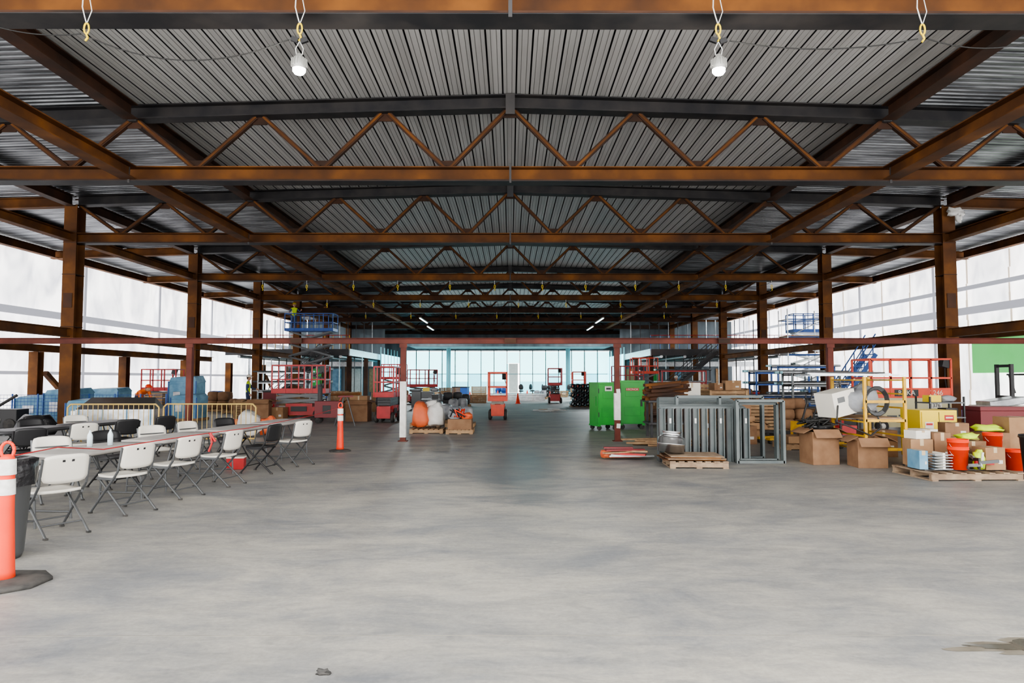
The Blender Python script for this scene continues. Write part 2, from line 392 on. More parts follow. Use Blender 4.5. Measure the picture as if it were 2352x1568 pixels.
# ------------------------------------------------------------ red portal beam + posts
b=B(); b.ib((-15,18.3,2.62),(15,18.3,2.62),.15,.16,redst,.012)
for x in (-5.6,0,5.6): b.box((x,18.2,2.62),(.3,.02,.12),rustd)
b.build('red_steel_beam')
for x in (-2.8,2.8,-8.4,8.4):
    b=B(); b.sq((x,18.3,0),(x,18.3,2.54),.14,redst)
    b.box((x,18.3,.01),(.24,.24,.02),redst); b.box((x,18.22,2.49),(.2,.02,.1),redst)
    if abs(x)<5:
        b.box((x,18.3,.83 if x<0 else .9),(.16,.16,1.45 if x<0 else .7),paper)
        for i in range(4): b.box((x+.02,18.215,.4+.3*i),(.1,.01,.12),paper,(0,random.uniform(-15,15),0))
    b.build('red_steel_post')

# ------------------------------------------------------------ lamps
def hook(b,x,y,z,s=1):
    pts=[(x+.03*s*math.cos(a),y,z+.07*s*math.sin(a)) for a in [math.pi*2*i/10 for i in range(11)]]
    b.path(pts,.012*s,yellow2,5)
    b.path([(x,y,z-.07*s),(x+.02*s,y,z-.12*s),(x-.01*s,y,z-.16*s)],.014*s,yellow2,5)
for x,lit in ((-5.33,0),(-2.65,1),(2.62,1),(5.2,0)):
    b=B(); y=8.55
    b.path([(x-.04,y-.02,7.0),(x-.05,y,6.5),(x-.06,y,6.3),(x-.03,y,6.18),(x,y,6.08)],.008,cordw,5)
    b.path([(x+.05,y-.02,6.9),(x+.03,y,6.4),(x+.06,y,6.25),(x,y,6.08)],.006,cordw,5)
    hook(b,x,y,6.02)
    if lit:
        b.box((x-.06,y,5.88),(.09,.04,.06),black,(0,20,0)); b.box((x+.06,y,5.87),(.09,.04,.06),black,(0,-20,0))
        for dx in(-.05,.05): b.path([(x,y,5.86),(x+dx,y,5.76),(x+dx*.6,y,5.66)],.006,cordw,4)
        b.lathe([(.0,5.70),(.035,5.69),(.04,5.66),(.065,5.65),(.085,5.60),(.09,5.53),(.082,5.5)],(x,y,0),lampm,18)
        for i in range(16):
            a=i*math.pi/8; b.box((x+.085*math.cos(a),y+.085*math.sin(a),5.58),(.03,.006,.09),lampm,(0,0,math.degrees(a)))
        b.lathe([(.08,5.505),(.078,5.47),(.055,5.44),(0,5.43)],(x,y,0),bulb,18)
    o=b.build('hanging_work_lamp' if lit else 'yellow_cable_hook')
    if lit:
        ld=bpy.data.lights.new('lamp_light','POINT'); ld.energy=60; ld.color=(1,.95,.85); ld.shadow_soft_size=.07
        lo=bpy.data.objects.new('lamp_light',ld); sc.collection.objects.link(lo); lo.parent=o; lo.location=(x,8.55,5.34)
def cat(p,q,sag,r=.008,m=cordk,name='electrical_cable',n=14):
    p=Vector(p);q=Vector(q)
    B().path([p.lerp(q,i/n)+Vector((0,0,-sag*4*(i/n)*(1-i/n))) for i in range(n+1)],r,m,5).build(name)
cat((-5.28,8.55,5.9),(-2.78,8.55,5.88),.28); cat((2.76,8.55,5.87),(5.14,8.55,5.9),.12)
cat((-7,8.55,6.25),(-5.40,8.55,5.95),.12); cat((5.26,8.55,5.9),(7.3,8.55,6.2),.25)
for Y,zz,n,sp,x0 in ((32.9,6.0,12,2.2,-11.8),(41.3,6.05,9,2.9,-11),(49,6.05,8,3,-10)):
    b=B()
    for i in range(n):
        x=x0+sp*i+random.uniform(-.2,.2); b.cyl((x,Y,zz+.1),(x,Y,zz+.28),.012,cordw,5); hook(b,x,Y,zz,1.2)
        if i<n-1:
            b.path([(x+sp*j/6,Y,zz+.22-.25*4*(j/6)*(1-j/6)) for j in range(7)],.01,cordk,4)
    b.build('string_of_yellow_hooks')
for x,y in ((-6.6,53),(6.8,53),(-7,61),(7,61),(-18,58),(17,58)):
    z=6.1 if abs(x)<10 else 7.3
    o=B().box((0,0,0),(.14,4.5,.08),lampm).box((0,0,-.05),(.1,4.4,.03),striplt).build('strip_light',(x,y,z))
    ld=bpy.data.lights.new('strip_lamp','AREA'); ld.shape='RECTANGLE'; ld.size=.12; ld.size_y=4.4; ld.energy=650; ld.color=(.85,.97,1)
    lo=bpy.data.objects.new('strip_lamp',ld); sc.collection.objects.link(lo); lo.parent=o; lo.location=(0,0,-.1)

# ------------------------------------------------------------ furniture left
def chair(m,fm_):
    b=B()
    b.pad(lambda a,q,t:(a,q,.445+t+.02*(a/.2)**2-.012*(1-(q/.23)**2)),.41,.45,.03,m)
    b.pad(lambda a,q,t:(.235+t+.035*(1-(q/.23)**2)+(a*.18),q,.69+a),.30,.47,.024,m)
    b.box((.290,0,.775),(.012,.12,.024),black,(0,10,0))
    for s in(-1,1):
        y=s*.235
        b.path([(.262,y,.80),(.2,y,.52),(.13,y,.43),(-.24,y,.012)],.014,fm_,6)
        b.path([(-.14,y*.9,.42),(.32,y*.9,.012)],.014,fm_,6)
        b.box((-.24,y,.01),(.04,.035,.02),blackr); b.box((.32,y*.9,.01),(.04,.035,.02),blackr)
        b.box((0,y*.95,.425),(.3,.02,.03),fm_)
    b.cyl((-.14,-.235,.13),(-.14,.235,.13),.009,fm_); b.cyl((.2,-.21,.12),(.2,.21,.12),.009,fm_)
    b.cyl((.24,-.235,.7),(.24,.235,.7),.01,fm_)
    return b.mesh('folding_chair')
cw=chair(white,greyt); ck=chair(black,black)
def table(m):
    b=B(); L_,W=1.83,.74
    b.pad(lambda a,q,t:(q,a,.72+t),L_,W,.045,m,6)
    b.box((0,0,.69),(W-.12,L_-.15,.025),greyt)
    for s in(-1,1):
        y=s*.68
        for q in(-1,1): b.path([(q*.28,y*.75,.69),(q*.28,y,.3),(q*.3,y,.0)],.014,greyt,6)
        b.cyl((-.3,y,.08),(.3,y,.08),.012,greyt); b.cyl((-.28,y*.98,.35),(.28,y*.98,.35),.012,greyt)
        b.cyl((0,y,.35),(0,y*.4,.69),.01,greyt)
    return b.mesh('folding_table')
tl=table(tablem); td=table(mat('dark_table_top',(.06,.06,.065),rough=.4))
for i,(x,y) in enumerate(((-5.50,7.0),(-5.36,8.92),(-5.20,10.84),(-5.0,12.76),(-4.80,14.7))): put(tl,'folding_table',(x,y,0),-4.5)
for i in range(4): put(td if i!=1 else tl,'folding_table',(-8.9+.16*i,8.6+1.92*i,0),-4.5)
for i in range(3): put(tl if i%2 else td,'folding_table',(-11.8+.14*i,10.6+1.92*i,0),-4.5)
for x,y,r_,m in ((-4.84,7.45,-30,cw),(-4.76,8.65,-22,cw),(-4.66,9.75,-18,cw),(-4.48,10.8,-12,cw),(-4.35,12.25,-10,ck),(-4.12,13.3,-26,cw),
                 (-6.1,8.1,150,cw),(-6.05,9.4,140,cw),(-5.95,10.6,155,ck),(-5.85,11.7,145,cw),(-5.75,12.9,160,cw),(-5.55,14.0,150,ck)):
    put(m,'folding_chair',(x,y,0),r_)
for i in range(6):
    put([cw,ck,ck,cw,ck,ck,cw][i],'folding_chair',(-8.1+.11*i,9+1.2*i,0),random.uniform(-45,-5))
    put([ck,cw,ck,cw,ck,cw,ck][i],'folding_chair',(-9.75+.11*i,9+1.2*i,0),160+random.uniform(-20,20))
for i in range(5):
    put([cw,ck,ck,cw,ck,cw][i],'folding_chair',(-10.95+.1*i,10.6+1.15*i,0),random.uniform(-40,0))
    put([cw,cw,ck,cw,cw,cw][i],'folding_chair',(-12.6+.1*i,10.6+1.15*i,0),160+random.uniform(-12,12))
bt=mat('clear_bottle',(.6,.7,.75),rough=.1)
for x,y in ((-5.3,9.3),(-5.45,9.1)): B().lathe([(0,0),(.033,0),(.033,.13),(.03,.15),(.012,.19),(.012,.21),(0,.21)],(0,0,0),bt,12).build('water_bottle',(x,y,.745))
b=B(); b.box((0,0,.1),(.3,.22,.2),redp); b.box((0,0,.21),(.31,.23,.03),white); b.build('red_cooler_box',(-4.95,12.7,0),10,.01)
def delin(loc,h=1.12,rz=0,br=.25):
    b=B()
    b.lathe([(.0,.03),(.085,.03),(.08,.1),(.062,.5*h),(.055,.86*h),(.05,.88*h),(.03,.9*h),(.0,.9*h)],(0,0,0),orange,20)
    for z in (.62*h,.76*h): b.lathe([(.0655,z),(.0625,z+.11*h),],(0,0,0),refl,20)
    pts=[(.045*math.cos(a),0,.93*h+.055*math.sin(a)*1.2) for a in [2*math.pi*i/12 for i in range(13)]]
    b.path(pts,.013,orange,6)
    b.lathe([(0,0),(br,0),(br,.025),(br*.8,.04),(.1,.05),(0,.05)],(0,0,0),blackr,8)
    return b.build('traffic_delineator_post',loc,rz)
delin((-4.02,5.62,0),1.13,22,.34)
delin((-3.82,15.75,0),1.1)
b=B(); b.lathe([(0,.02),(.2,.0),(.22,.05),(.27,.82),(.285,.83),(.285,.87),(.25,.87)],(0,0,0),greyt,24)
b.lathe([(.3,.66),(.305,.8),(.3,.89),(.25,.9),(.1,.86),(0,.85)],(0,0,0),bagk,36,wob=.035)
b.build('trash_can',(-4.66,6.4,0))
b=B(); b.path([(-4.02,5.70,1.0),(-4.25,6.6,.98),(-4.40,7.6,.86),(-4.36,8.7,.86),(-4.24,9.9,.86),(-4.06,10.9,.86),(-3.98,12.2,.88),(-3.92,14,.9),(-3.84,15.66,.98)],.006,redp,5)
b.path([(-4.24,9.9,.86),(-4.2,9.88,.72),(-4.24,9.87,.6)],.015,redp,5); b.path([(-4.24,9.9,.86),(-4.16,9.9,.74)],.02,redp,5)
b.build('red_caution_rope')
def barrier(loc,w,rz=0,m=pyel):
    b=B(); h=1.0
    b.path([(-w/2,0,.15),(-w/2,0,h-.08),(-w/2+.08,0,h),(w/2-.08,0,h),(w/2,0,h-.08),(w/2,0,.15),(-w/2,0,.15)],.02,m,8)
    n=int(w/.12)
    for i in range(1,n): b.cyl((-w/2+w*i/n,0,.15),(-w/2+w*i/n,0,h),.009,m,6)
    for s in(-1,1): b.path([(s*w*.4,-.28,.02),(s*w*.4,-.2,.12),(s*w*.4,0,.17),(s*w*.4,.2,.12),(s*w*.4,.28,.02)],.018,m,6)
    b.build('crowd_control_barrier',loc,rz)
barrier((-9.75,17.2,0),2.2,2); barrier((-7.45,17.35,0),2.3,-1)

# ------------------------------------------------------------ lifts
def lift(name,loc,rz,L_,W,base_h,plat,rail,base,arms=None,stages=3,ctrl=True,rt=.035):
    b=B(); am=arms or greyt
    b.box((0,0,.33),(L_*.94,W*.72,.34),base); b.box((0,0,.56),(L_*.5,W*.8,.14),base)
    b.box((L_*.48,0,.4),(.06,W*.7,.42),base); b.box((-L_*.48,0,.4),(.06,W*.7,.42),base)
    for sx in(-1,1):
        for sy in(-1,1):
            b.lathe([(0,-.07),(.1,-.07),(.15,-.06),(.19,-.05),(.2,0),(.19,.05),(.15,.06),(.1,.07),(0,.07)],(sx*L_*.36,sy*(W/2-.06),.2),blackr,18,axis='y')
            b.lathe([(0,-.075),(.09,-.075),(.09,.075),(0,.075)],(sx*L_*.36,sy*(W/2-.06),.2),white,12,axis='y')
    z0=.63; dz=(plat-z0)/stages
    for k in range(stages):
        za=z0+dz*k+.03; zb=z0+dz*(k+1)-.03; r=L_*.43
        for s in(-1,1):
            y=s*W*.3
            b.sq((-r,y,za),(r,y,zb),.05,am,.1); b.sq((-r,y-.07*s,zb),(r,y-.07*s,za),.05,am,.1)
        for xx,zz in((-r,za),(r,za),(-r,zb),(r,zb),(0,(za+zb)/2)): b.cyl((xx,-W*.32,zz),(xx,W*.32,zz),.03,am)
    b.box((0,0,plat+.03),(L_,W,.07),rail); b.box((0,-W/2,plat+.1),(L_,.02,.16),rail);b.box((0,W/2,plat+.1),(L_,.02,.16),rail)
    for x_ in(-L_/2,L_/2): b.box((x_,0,plat+.1),(.02,W,.16),rail)
    n=max(2,round(L_/.6))
    for s in(-1,1):
        for i in range(n+1): b.sq((-L_/2+L_*i/n,s*W/2,plat),(-L_/2+L_*i/n,s*W/2,plat+1.12),rt,rail)
        for z in(.55,1.12): b.sq((-L_/2,s*W/2,plat+z),(L_/2,s*W/2,plat+z),rt,rail)
        for z in(.55,1.12): b.sq((s*L_/2,-W/2,plat+z),(s*L_/2,W/2,plat+z),rt,rail)
    if ctrl: b.box((L_/2-.12,-W/2+.1,plat+1.0),(.22,.2,.26),black,(0,15,0)); b.path([(L_/2-.12,-W/2+.1,plat+.9),(L_/2-.2,-W/2-.02,plat+.5),(L_/2-.1,-W/2+.05,plat+.1)],.015,cordk)
    b.box((0,-W*.41,.42),(L_*.3,.02,.2),black)
    return b.build(name,loc,rz)
lift('scissor_lift',(-8.55,28.6,0),4,2.1,1.0,.5,1.05,redp,redp,stages=2,rt=.05)
lift('scissor_lift',(-4.65,26.6,0),88,1.6,.72,.5,.95,redp,redp,stages=3,rt=.05)
lift('scissor_lift',(-.5,28.3,0),90,1.5,.72,.5,.75,liftor,liftor,white,stages=2,rt=.065)
rk=lift('scissor_lift',(12.1,21.6,0),0,2.45,1.1,.5,1.1,liftor,beige,stages=2,rt=.055)
lift('scissor_lift',(-13.0,45.5,0),0,3.1,1.3,.5,4.72,bluep,bluep,stages=5,rt=.05)
lift('scissor_lift',(18.6,43.2,0),0,2.4,1.2,.5,4.5,bluep,bluep,galv,stages=6,rt=.05)
for x,y,rz_,p,c in ((-18.4,37,0,1.0,redp),(3.0,47,88,1.2,redp),(4.9,50,88,1.0,liftor),(-5.8,46,20,1.1,redp),(7.4,44,10,1.3,redp),(9.6,50,0,2.0,liftor),(-8.8,53,0,1.6,redp)):
    lift('scissor_lift',(x,y,0),rz_,1.8,.9,.5,p,c,redp,stages=2,rt=.055)
b=B().box((-.15,-.567,1.2),(.72,.012,.2),black); o=b.build('lift_plate'); o.parent=rk
text('RAKA',.2,(-.15,-.58,1.2),(90,0,0),white,rk,'lift_lettering'); text('3246',.2,(.75,-.575,1.2),(90,0,0),white,rk,'lift_lettering')
b=B().box((0,-.5,.74),(2.42,.1,.64),beige).box((.7,-.555,.82),(.42,.02,.16),white).box((0,-.56,1.2),(2.45,.01,.3),liftor)
for i in range(4): b.box((-.6+.35*i,-.555,.5+.02*i),(.3,.015,.05),greyt)
o=b.build('lift_side_panel'); o.parent=rk
text('1376',.16,(.7,-.575,.82),(90,0,0),black,rk,'lift_number')

# ------------------------------------------------------------ generic goods
def cbox(loc,d,rz=0,m=card,flaps=False,name='cardboard_box',writing=None):
    b=B(); w,dd,h=d
    if flaps:
        t=.01
        for s in(-1,1):
            b.box((s*w/2,0,h/2),(t,dd,h),m); b.box((0,s*dd/2,h/2),(w,t,h),m)
            b.box((s*(w/2+.09),0,h+.02),(.22,dd,t),m,(0,s*25,0)); b.box((0,s*(dd/2+.07),h-.03),(w,.2,t),m,(-s*50,0,0))
        b.box((0,0,.01),(w,dd,.02),m)
        b.box((0,0,h*.7),(w*.8,dd*.8,.1),bagg)
    else:
        b.box((0,0,h/2),(w,dd,h),m); b.box((0,0,h+.001),(.06,dd+.004,.003),tape); b.box((0,-dd/2-.001,h*.88),(.06,.003,h*.24),tape)
        b.box((w*.25,-dd/2-.001,h*.35),(w*.22,.003,h*.16),paper)
        b.box((0,0,h-.004),(w+.006,.006,.004),card2)
    o=b.build(name,loc,rz,.006)
    if writing: text(writing,h*.16,(0,-dd/2-.006,h*.6),(90,0,0),black,o,'box_lettering')
    return o
def pallet_b(b,cx,cy,cz,w=1.2,d=1.0,m=wood):
    for s in(-1,0,1): b.box((cx,cy+s*(d/2-.05),cz+.065),(w,.06,.09),m)
    for i in range(7): b.box((cx-w/2+.05+(w-.1)*i/6,cy,cz+.12),(.1,d,.02),m)
    for i in range(3): b.box((cx-w/2+.05+(w-.1)*i/2,cy,cz+.01),(.1,d,.02),m)
def goods(loc,w,d,h,m,rz=0,name='wrapped_pallet_goods'):
    b=B(); pallet_b(b,0,0,0,w+.1,d+.1); nx=2; nz2=max(1,int(h/.3))
    for i in range(nx):
        for j in range(nx):
            for k in range(nz2):
                if k==nz2-1 and random.random()<.25: continue
                b.blob((-w/4+w/2*i+random.uniform(-.02,.02),-d/4+d/2*j,.13+h/nz2*(k+.45)),(w/2*1.02,d/2*1.02,h/nz2*1.15),m,i+j*3+k*7+loc[0],.05,12,.4)
    return b.build(name,loc,rz)
cbox((-9.75,27.2,0),(.8,.6,.78),8,card2,True)
cbox((-9.2,27.9,0),(.5,.5,.5),-5,card)
cbox((-5.85,27,0),(.85,.6,.75),-4,card2,True); cbox((-6.0,27.9,0),(.7,.5,.95),0,card)
b=B(); b.box((0,0,.5),(.9,.55,.6),maroon); b.box((0,-.28,.5),(.3,.02,.3),black); b.cyl((-.35,.1,.8),(-.35,.1,1.35),.09,darkst,12); b.sq((.35,0,.7),(.55,0,1.1),.04,redp)
for sx in(-1,1):
    for sy in(-1,1): b.lathe([(0,-.03),(.1,-.03),(.1,.03),(0,.03)],(sx*.35,sy*.2,.1),blackr,12,axis='y'); b.box((sx*.35,sy*.2,.17),(.05,.05,.12),maroon)
b.build('welding_cart',(-6.75,26,0),0,.01)
b=B()
for s in(-1,1): b.path([(s*.05,0,1.0),(s*.35,.2,0)],.02,greyt); b.path([(s*.05,0,1.0),(s*.3,-.25,0)],.02,greyt)
b.box((0,0,1.02),(.5,.14,.05),maroon); b.cyl((-.5,0,1.08),(.5,0,1.1),.04,rust,10); b.build('pipe_stand',(-5.7,24.2,0),20)
b=B(); pallet_b(b,0,0,0,1.0,1.0)
b.blob((-.22,0,.5),(.52,.8,.8),bago,1,.16,18,.62); b.blob((.24,.05,.5),(.5,.75,.78),bagw,2,.2,18,.62); b.blob((.1,.2,.8),(.4,.4,.3),bagw,9,.3); b.build('pallet_of_sacks',(-2.5,21.3,0))
b=B(); pallet_b(b,0,0,0,.8,1.0); b.box((0,0,.28),(.7,.8,.3),card2); b.blob((-.15,0,.5),(.4,.5,.3),bagg,5); b.blob((.2,-.1,.5),(.35,.4,.22),bago,8)
for i in range(8): b.path([(random.uniform(-.3,.3),random.uniform(-.3,.3),.5),(random.uniform(-.3,.3),random.uniform(-.3,.3),.7),(random.uniform(-.3,.3),-.3,.5)],.02,orange if i%2 else black)
b.build('pallet_of_hoses',(-1.5,21.1,0))
for x,y,s in ((-1.7,24.0,1),(-2.9,24.2,1),(-2.2,26,1),(-3.3,29.5,1),(-2.5,33.5,1),(-3.8,36,1)):
    goods((x,y,0),.9,.9,.55,wrap)
def cabinet(w,nd,side_,h=1.34):
    b=B(); d=.8; z=.17
    b.box((0,0,z+h/2),(w,d,h),green)
    for k in range(nd):
        cx=-w/2+w*(k+.5)/nd; dw=w/nd-.03
        b.box((cx,-d/2-.012,z+h/2),(dw,.025,h-.06),green)
        b.box((cx,-d/2-.03,z+h*.72),(dw*.6,.012,.2),green); b.box((cx+dw*.38,-d/2-.035,z+h*.5),(.06,.02,.22),black)
        b.box((cx,-d/2-.03,z+h*.3),(dw*.7,.012,.28),green)
    for s in (-1,1):
        for zz in (.25,1.0): b.cyl((s*(w/2-.01),-d/2-.02,z+zz),(s*(w/2-.01),-d/2-.02,z+zz+.15),.015,darkst)
        b.box((s*(w/2+.005),0,z+.75),(.02,.4,.3),green)
        b.box((s*w/2*.92,0,z-.02),(.1,d,.05),green)
        for sy in(-1,1):
            b.lathe([(0,-.025),(.075,-.025),(.075,.025),(0,.025)],(s*w*.4,sy*d*.38,.075),blackr,14,axis='y'); b.box((s*w*.4,sy*d*.38,.13),(.06,.07,.07),darkst)
    b.box((0,0,z+h+.02),(w+.03,d+.03,.05),green)
    if side_<0: b.box((.0,-d/2-.04,z+h*.88),(.24,.01,.15),paper); b.box((.0,-d/2-.047,z+h*.88),(.16,.005,.06),black)
    else: b.box((0,-d/2-.04,z+h*.82),(.42,.008,.09),redp)
    return b
cabinet(.66,1,-1,1.3).build('tool_storage_cabinet',(3.0,22.5,0),14,.012)
o=cabinet(.78,1,1,1.36).build('tool_storage_cabinet',(3.98,23.0,0),-4,.012)
text('KRONOK',.09,(0,-.447,1.285),(90,0,0),white,o,'cabinet_lettering')

# ------------------------------------------------------------ grey door frames
b=B()
def dframe(b,x0,x1,y,z0,z1,sk=0,mids=0):
    t=.05;w=.14
    b.box(((x0+x1)/2,y,z1),(x1-x0,w,t),framegrey); b.box(((x0+x1)/2,y,z0+t/2),(x1-x0,w,t),framegrey)
    for x in [x0,x1]+[x0+(x1-x0)*(i+1)/(mids+1) for i in range(mids)]: b.box((x,y,(z0+z1)/2),(t,w,z1-z0),framegrey)
for i in range(12):
    dframe(b,2.95+.04*i,4.65+.03*i,13.9+.19*i,0,1.05+.012*i,mids=0)
for i in range(11):
    x=2.98+.165*i
    b.box((x,13.78,.52),(.11,.05,1.04),framegrey); b.box((x-.055,13.74,.52),(.015,.07,1.04),darkst); b.box((x+.05,13.74,.52),(.02,.09,1.04),framegrey)
    if i%3==1: b.box((x,13.745,.8),(.04,.012,.1),refl)
dframe(b,4.38,5.28,13.55,0,1.2); dframe(b,4.45,5.22,13.72,.02,1.14); dframe(b,3.4,5.15,14.3,0,1.26,mids=1)
b.build('steel_door_frame_stack')
b=B(); pallet_b(b,0,0,0,1.05,.9,woodd)
for i in range(4): b.box((random.uniform(-.1,.1),random.uniform(-.05,.05),.15+.02*i),(1.1-.05*i,.8,.016),woodd if i%2 else rust,(0,0,random.uniform(-6,6)))
b.build('pallet_of_boards',(3.45,13.15,0),-3)
b=B()
b.lathe([(.24,.02),(.25,0),(.25,.14),(.265,.145),(.265,.16),(.25,.165),(.25,.26),(.2,.30),(.17,.31),(.17,.37),(.185,.375),(.185,.39),(.16,.39),(.16,.3)],(0,0,0),chrome,36)
o=b.build('sheet_metal_duct_fitting',(3.02,13.2,.25)); o.rotation_euler=(R(-3),R(5),0)
b=B()
for i in range(9): b.box((random.uniform(-.2,.2),random.uniform(-.25,.25),.03+.025*i),(random.uniform(.5,1.0),.12,.03),random.choice([redp,maroon,wood,galv]),(0,0,random.uniform(-25,25)))
b.blob((-.3,.1,.1),(.4,.4,.18),bago,4); b.build('pile_of_scrap',(2.35,14.2,0))
b=B(); 
for i in range(9): b.box((random.uniform(-.3,.3),.1*i-.3,.03+.04*(i%3)),(1.3,.12,.04),wood,(0,0,random.uniform(-14,14)))
b.build('lumber_pile',(3.7,17.2,0))
b=B(); 
for s in(-1,1):
    for t_ in (-.5,.5): b.sq((s*.55,t_*.6,0),(s*.55,t_*.6,1.0),.06,darkst)
b.box((0,0,1.0),(1.3,.9,.05),darkst); b.box((0,0,.4),(1.3,.9,.05),darkst)
for i in range(30): 
    z=1.06+.055*(i//4); b.ib((-.6+random.uniform(-.15,.1),random.uniform(-.35,.35),z),(.5+random.uniform(-.25,.15),random.uniform(-.35,.35),z+random.uniform(-.02,.16)),.08,.06,rust if i%2 else rustd,.01)
for i in range(8): b.ib((-.5,random.uniform(-.3,.3),.46+.04*i),(.5,random.uniform(-.3,.3),.46+.04*i),.07,.05,rustd,.01)
b.build('stacked_steel_brackets',(4.45,19.6,0))
b=B()
for k in range(2):
    for i in range(5): b.box((0,-.42,.1+k*.62+.12*i),(1.2,.02,.09),wood); b.box((0,.42,.1+k*.62+.12*i),(1.2,.02,.09),wood); b.box((.6,0,.1+k*.62+.12*i),(.02,.84,.09),wood); b.box((-.6,0,.1+k*.62+.12*i),(.02,.84,.09),wood)
    for sx in(-1,1):
        for sy in(-1,1): b.box((sx*.58,sy*.44,.33+k*.62),(.08,.03,.62),wood)
    b.box((0,0,.06+k*.62),(1.16,.8,.04),wood)
cr=b.mesh('wooden_crate')
put(cr,'wooden_crate',(6.85,22.4,0),4); put(cr,'wooden_crate',(7.9,25.2,0),-8); put(cr,'wooden_crate',(-10.7,29,0),3,sc_=(1,1,.6)); put(cr,'wooden_crate',(6.3,24.2,0),4,sc_=(1,1,1.15)); put(cr,'wooden_crate',(7.3,20.9,0),-3,sc_=(.9,1,.8))
cbox((5.6,21.6,0),(.6,.6,.9),3,card2); cbox((5.6,21.6,.905),(.5,.5,.6),-8,white,name='white_box')
cbox((7.1,22.4,1.27),(.5,.4,.3),0,card); cbox((6.6,22.4,1.27),(.3,.4,.22),12,card2)
cbox((6.4,19.6,0),(.7,.6,.6),0,card); cbox((6.5,18.9,0),(.5,.5,.4),20,card,True); cbox((5.8,17.6,0),(.6,.5,.45),9,card2)
cbox((6.4,19.6,.605),(.5,.5,.45),8,card2); cbox((5.6,20.4,0),(.5,.5,.8),-6,card)
b=B(); b.blob((0,0,.3),(.6,.5,.55),bagw,5,.35); b.blob((.3,.1,.25),(.3,.4,.45),bagg,2,.3); b.build('sack_of_debris',(8.2,22.9,0))
b=B(); pallet_b(b,0,0,0,1.1,.9); b.box((-.2,0,.22),(.5,.6,.16),card); b.blob((.25,0,.28),(.5,.5,.28),wrap,3)
for i in range(6): b.box((random.uniform(-.4,.4),random.uniform(-.3,.3),.36),(.3,.08,.06),random.choice([card,galv,darkst]),(0,0,random.uniform(-60,60)))
b.build('pallet_of_parts',(6.85,16.4,0))
for i,(x,y) in enumerate(((8.5,21.2),(8.6,27),(9.6,29.4),(6.4,30))):
    goods((x,y,0),1,.9,[.9,.8,1.1,.7][i],[card2,wrap,card2,wrap][i])
def pjack(loc,rz,m=yellow):
    b=B()
    for s in(-1,1): b.box((.3,s*.2,.12),(1.15,.15,.06),m); b.cyl((.8,s*.2-.05,.05),(.8,s*.2+.05,.05),.05,blackr)
    b.box((-.32,0,.3),(.16,.5,.45),m); b.lathe([(0,-.06),(.1,-.06),(.1,.06),(0,.06)],(-.35,0,.1),blackr,14,axis='y')
    b.path([(-.35,0,.4),(-.6,0,1.1)],.025,black); b.path([(-.6,-.1,1.1),(-.66,-.1,1.25),(-.66,.1,1.25),(-.6,.1,1.1),(-.6,-.1,1.1)],.018,black)
    b.build('pallet_jack',loc,rz)
pjack((8.1,19.7,0),160,black); pjack((9.5,18.9,0),30,greyt); pjack((7.2,18.0,0),200,yellow)
b=B()
for z in(.3,.7,1.05): b.box((0,0,z),(.9,.55,.03),greyt)
for sx in(-1,1):
    for sy in(-1,1): b.sq((sx*.43,sy*.25,.1),(sx*.43,sy*.25,1.2),.035,black); b.lathe([(0,-.02),(.06,-.02),(.06,.02),(0,.02)],(sx*.43,sy*.25,.06),blackr,10,axis='y')
b.box((-.15,0,.42),(.4,.4,.22),redp); b.box((.2,0,.82),(.3,.3,.2),black); b.box((-.2,0,1.15),(.3,.25,.16),yellow2); b.blob((.2,0,1.14),(.35,.3,.18),bagg,4); cart=b.mesh('tool_cart')
put(cart,'tool_cart',(8.05,16.6,0),12); put(cart,'tool_cart',(9.9,20.3,0),-20); put(cart,'tool_cart',(10.4,16.9,0),5); put(cart,'tool_cart',(-3.6,31.6,0),5); put(cart,'tool_cart',(5.5,34.5,0),5)
def scaff(loc,rz,L_=.8,W=1.4,h=1.66):
    b=B()
    for s in(-1,1):
        for q in(-1,1):
            b.sq((s*L_/2,q*W/2,.16),(s*L_/2,q*W/2,h),.05,yellow)
            b.lathe([(0,-.025),(.06,-.025),(.06,.025),(0,.025)],(s*L_/2,q*W/2,.06),blackr,14,axis='y'); b.box((s*L_/2,q*W/2,.13),(.05,.06,.08),galv)
        for i in range(6): b.sq((s*L_/2,-W/2,.3+i*.26),(s*L_/2,W/2,.3+i*.26),.03,yellow)
    for q in(-1,1):
        for z in(.32,.85,1.2): b.sq((-L_/2,q*W/2,z),(L_/2,q*W/2,z),.05,yellow)
    b.box((0,0,.88),(L_-.06,W*.93,.04),wood)
    return b.build('baker_scaffold',loc,rz)
scaff((6.95,13.6,0),0,.74,1.3)
b=B()
for i in range(7): b.box((0,-.3+.1*i,.0+.012*(i%3)),(1.75,.09,.02),galv,(0,random.uniform(-1.5,1.5),random.uniform(-3,3)))
b.box((-.1,0,.05),(1.5,.25,.03),darkst); b.build('metal_stud_bundle',(6.6,13.6,1.69))
b=B(); b.blob((.05,0,.28),(.6,.6,.58),bagg,11,.3); b.box((-.4,0,.24),(.5,.5,.46),white,(0,-12,15)); b.box((-.42,-.262,.3),(.16,.01,.1),greyt,(0,-12,15))
for i in range(9):
    r_=.2+.006*i; b.path([(.2+r_*math.cos(a)*.9,-.32-.006*i,.28+r_*math.sin(a)*1.1) for a in [2*math.pi*k/14 for k in range(15)]],.012,greyt if i%2 else cordk,4)
b.path([(.2,-.3,.1),(.25,-.4,-.2),(.05,-.4,-.35),(-.3,-.38,-.2),(-.55,-.35,-.1),(-.5,-.3,.2)],.015,cordk); b.build('bag_of_cable_coils',(6.6,13.3,.93))
cbox((5.95,13.5,0),(.52,.5,.62),6,card2,True); cbox((6.62,13.0,0),(.52,.5,.5),-4,card2,True); cbox((7.75,14.8,0),(.6,.5,.55),4,card2)
b=B()
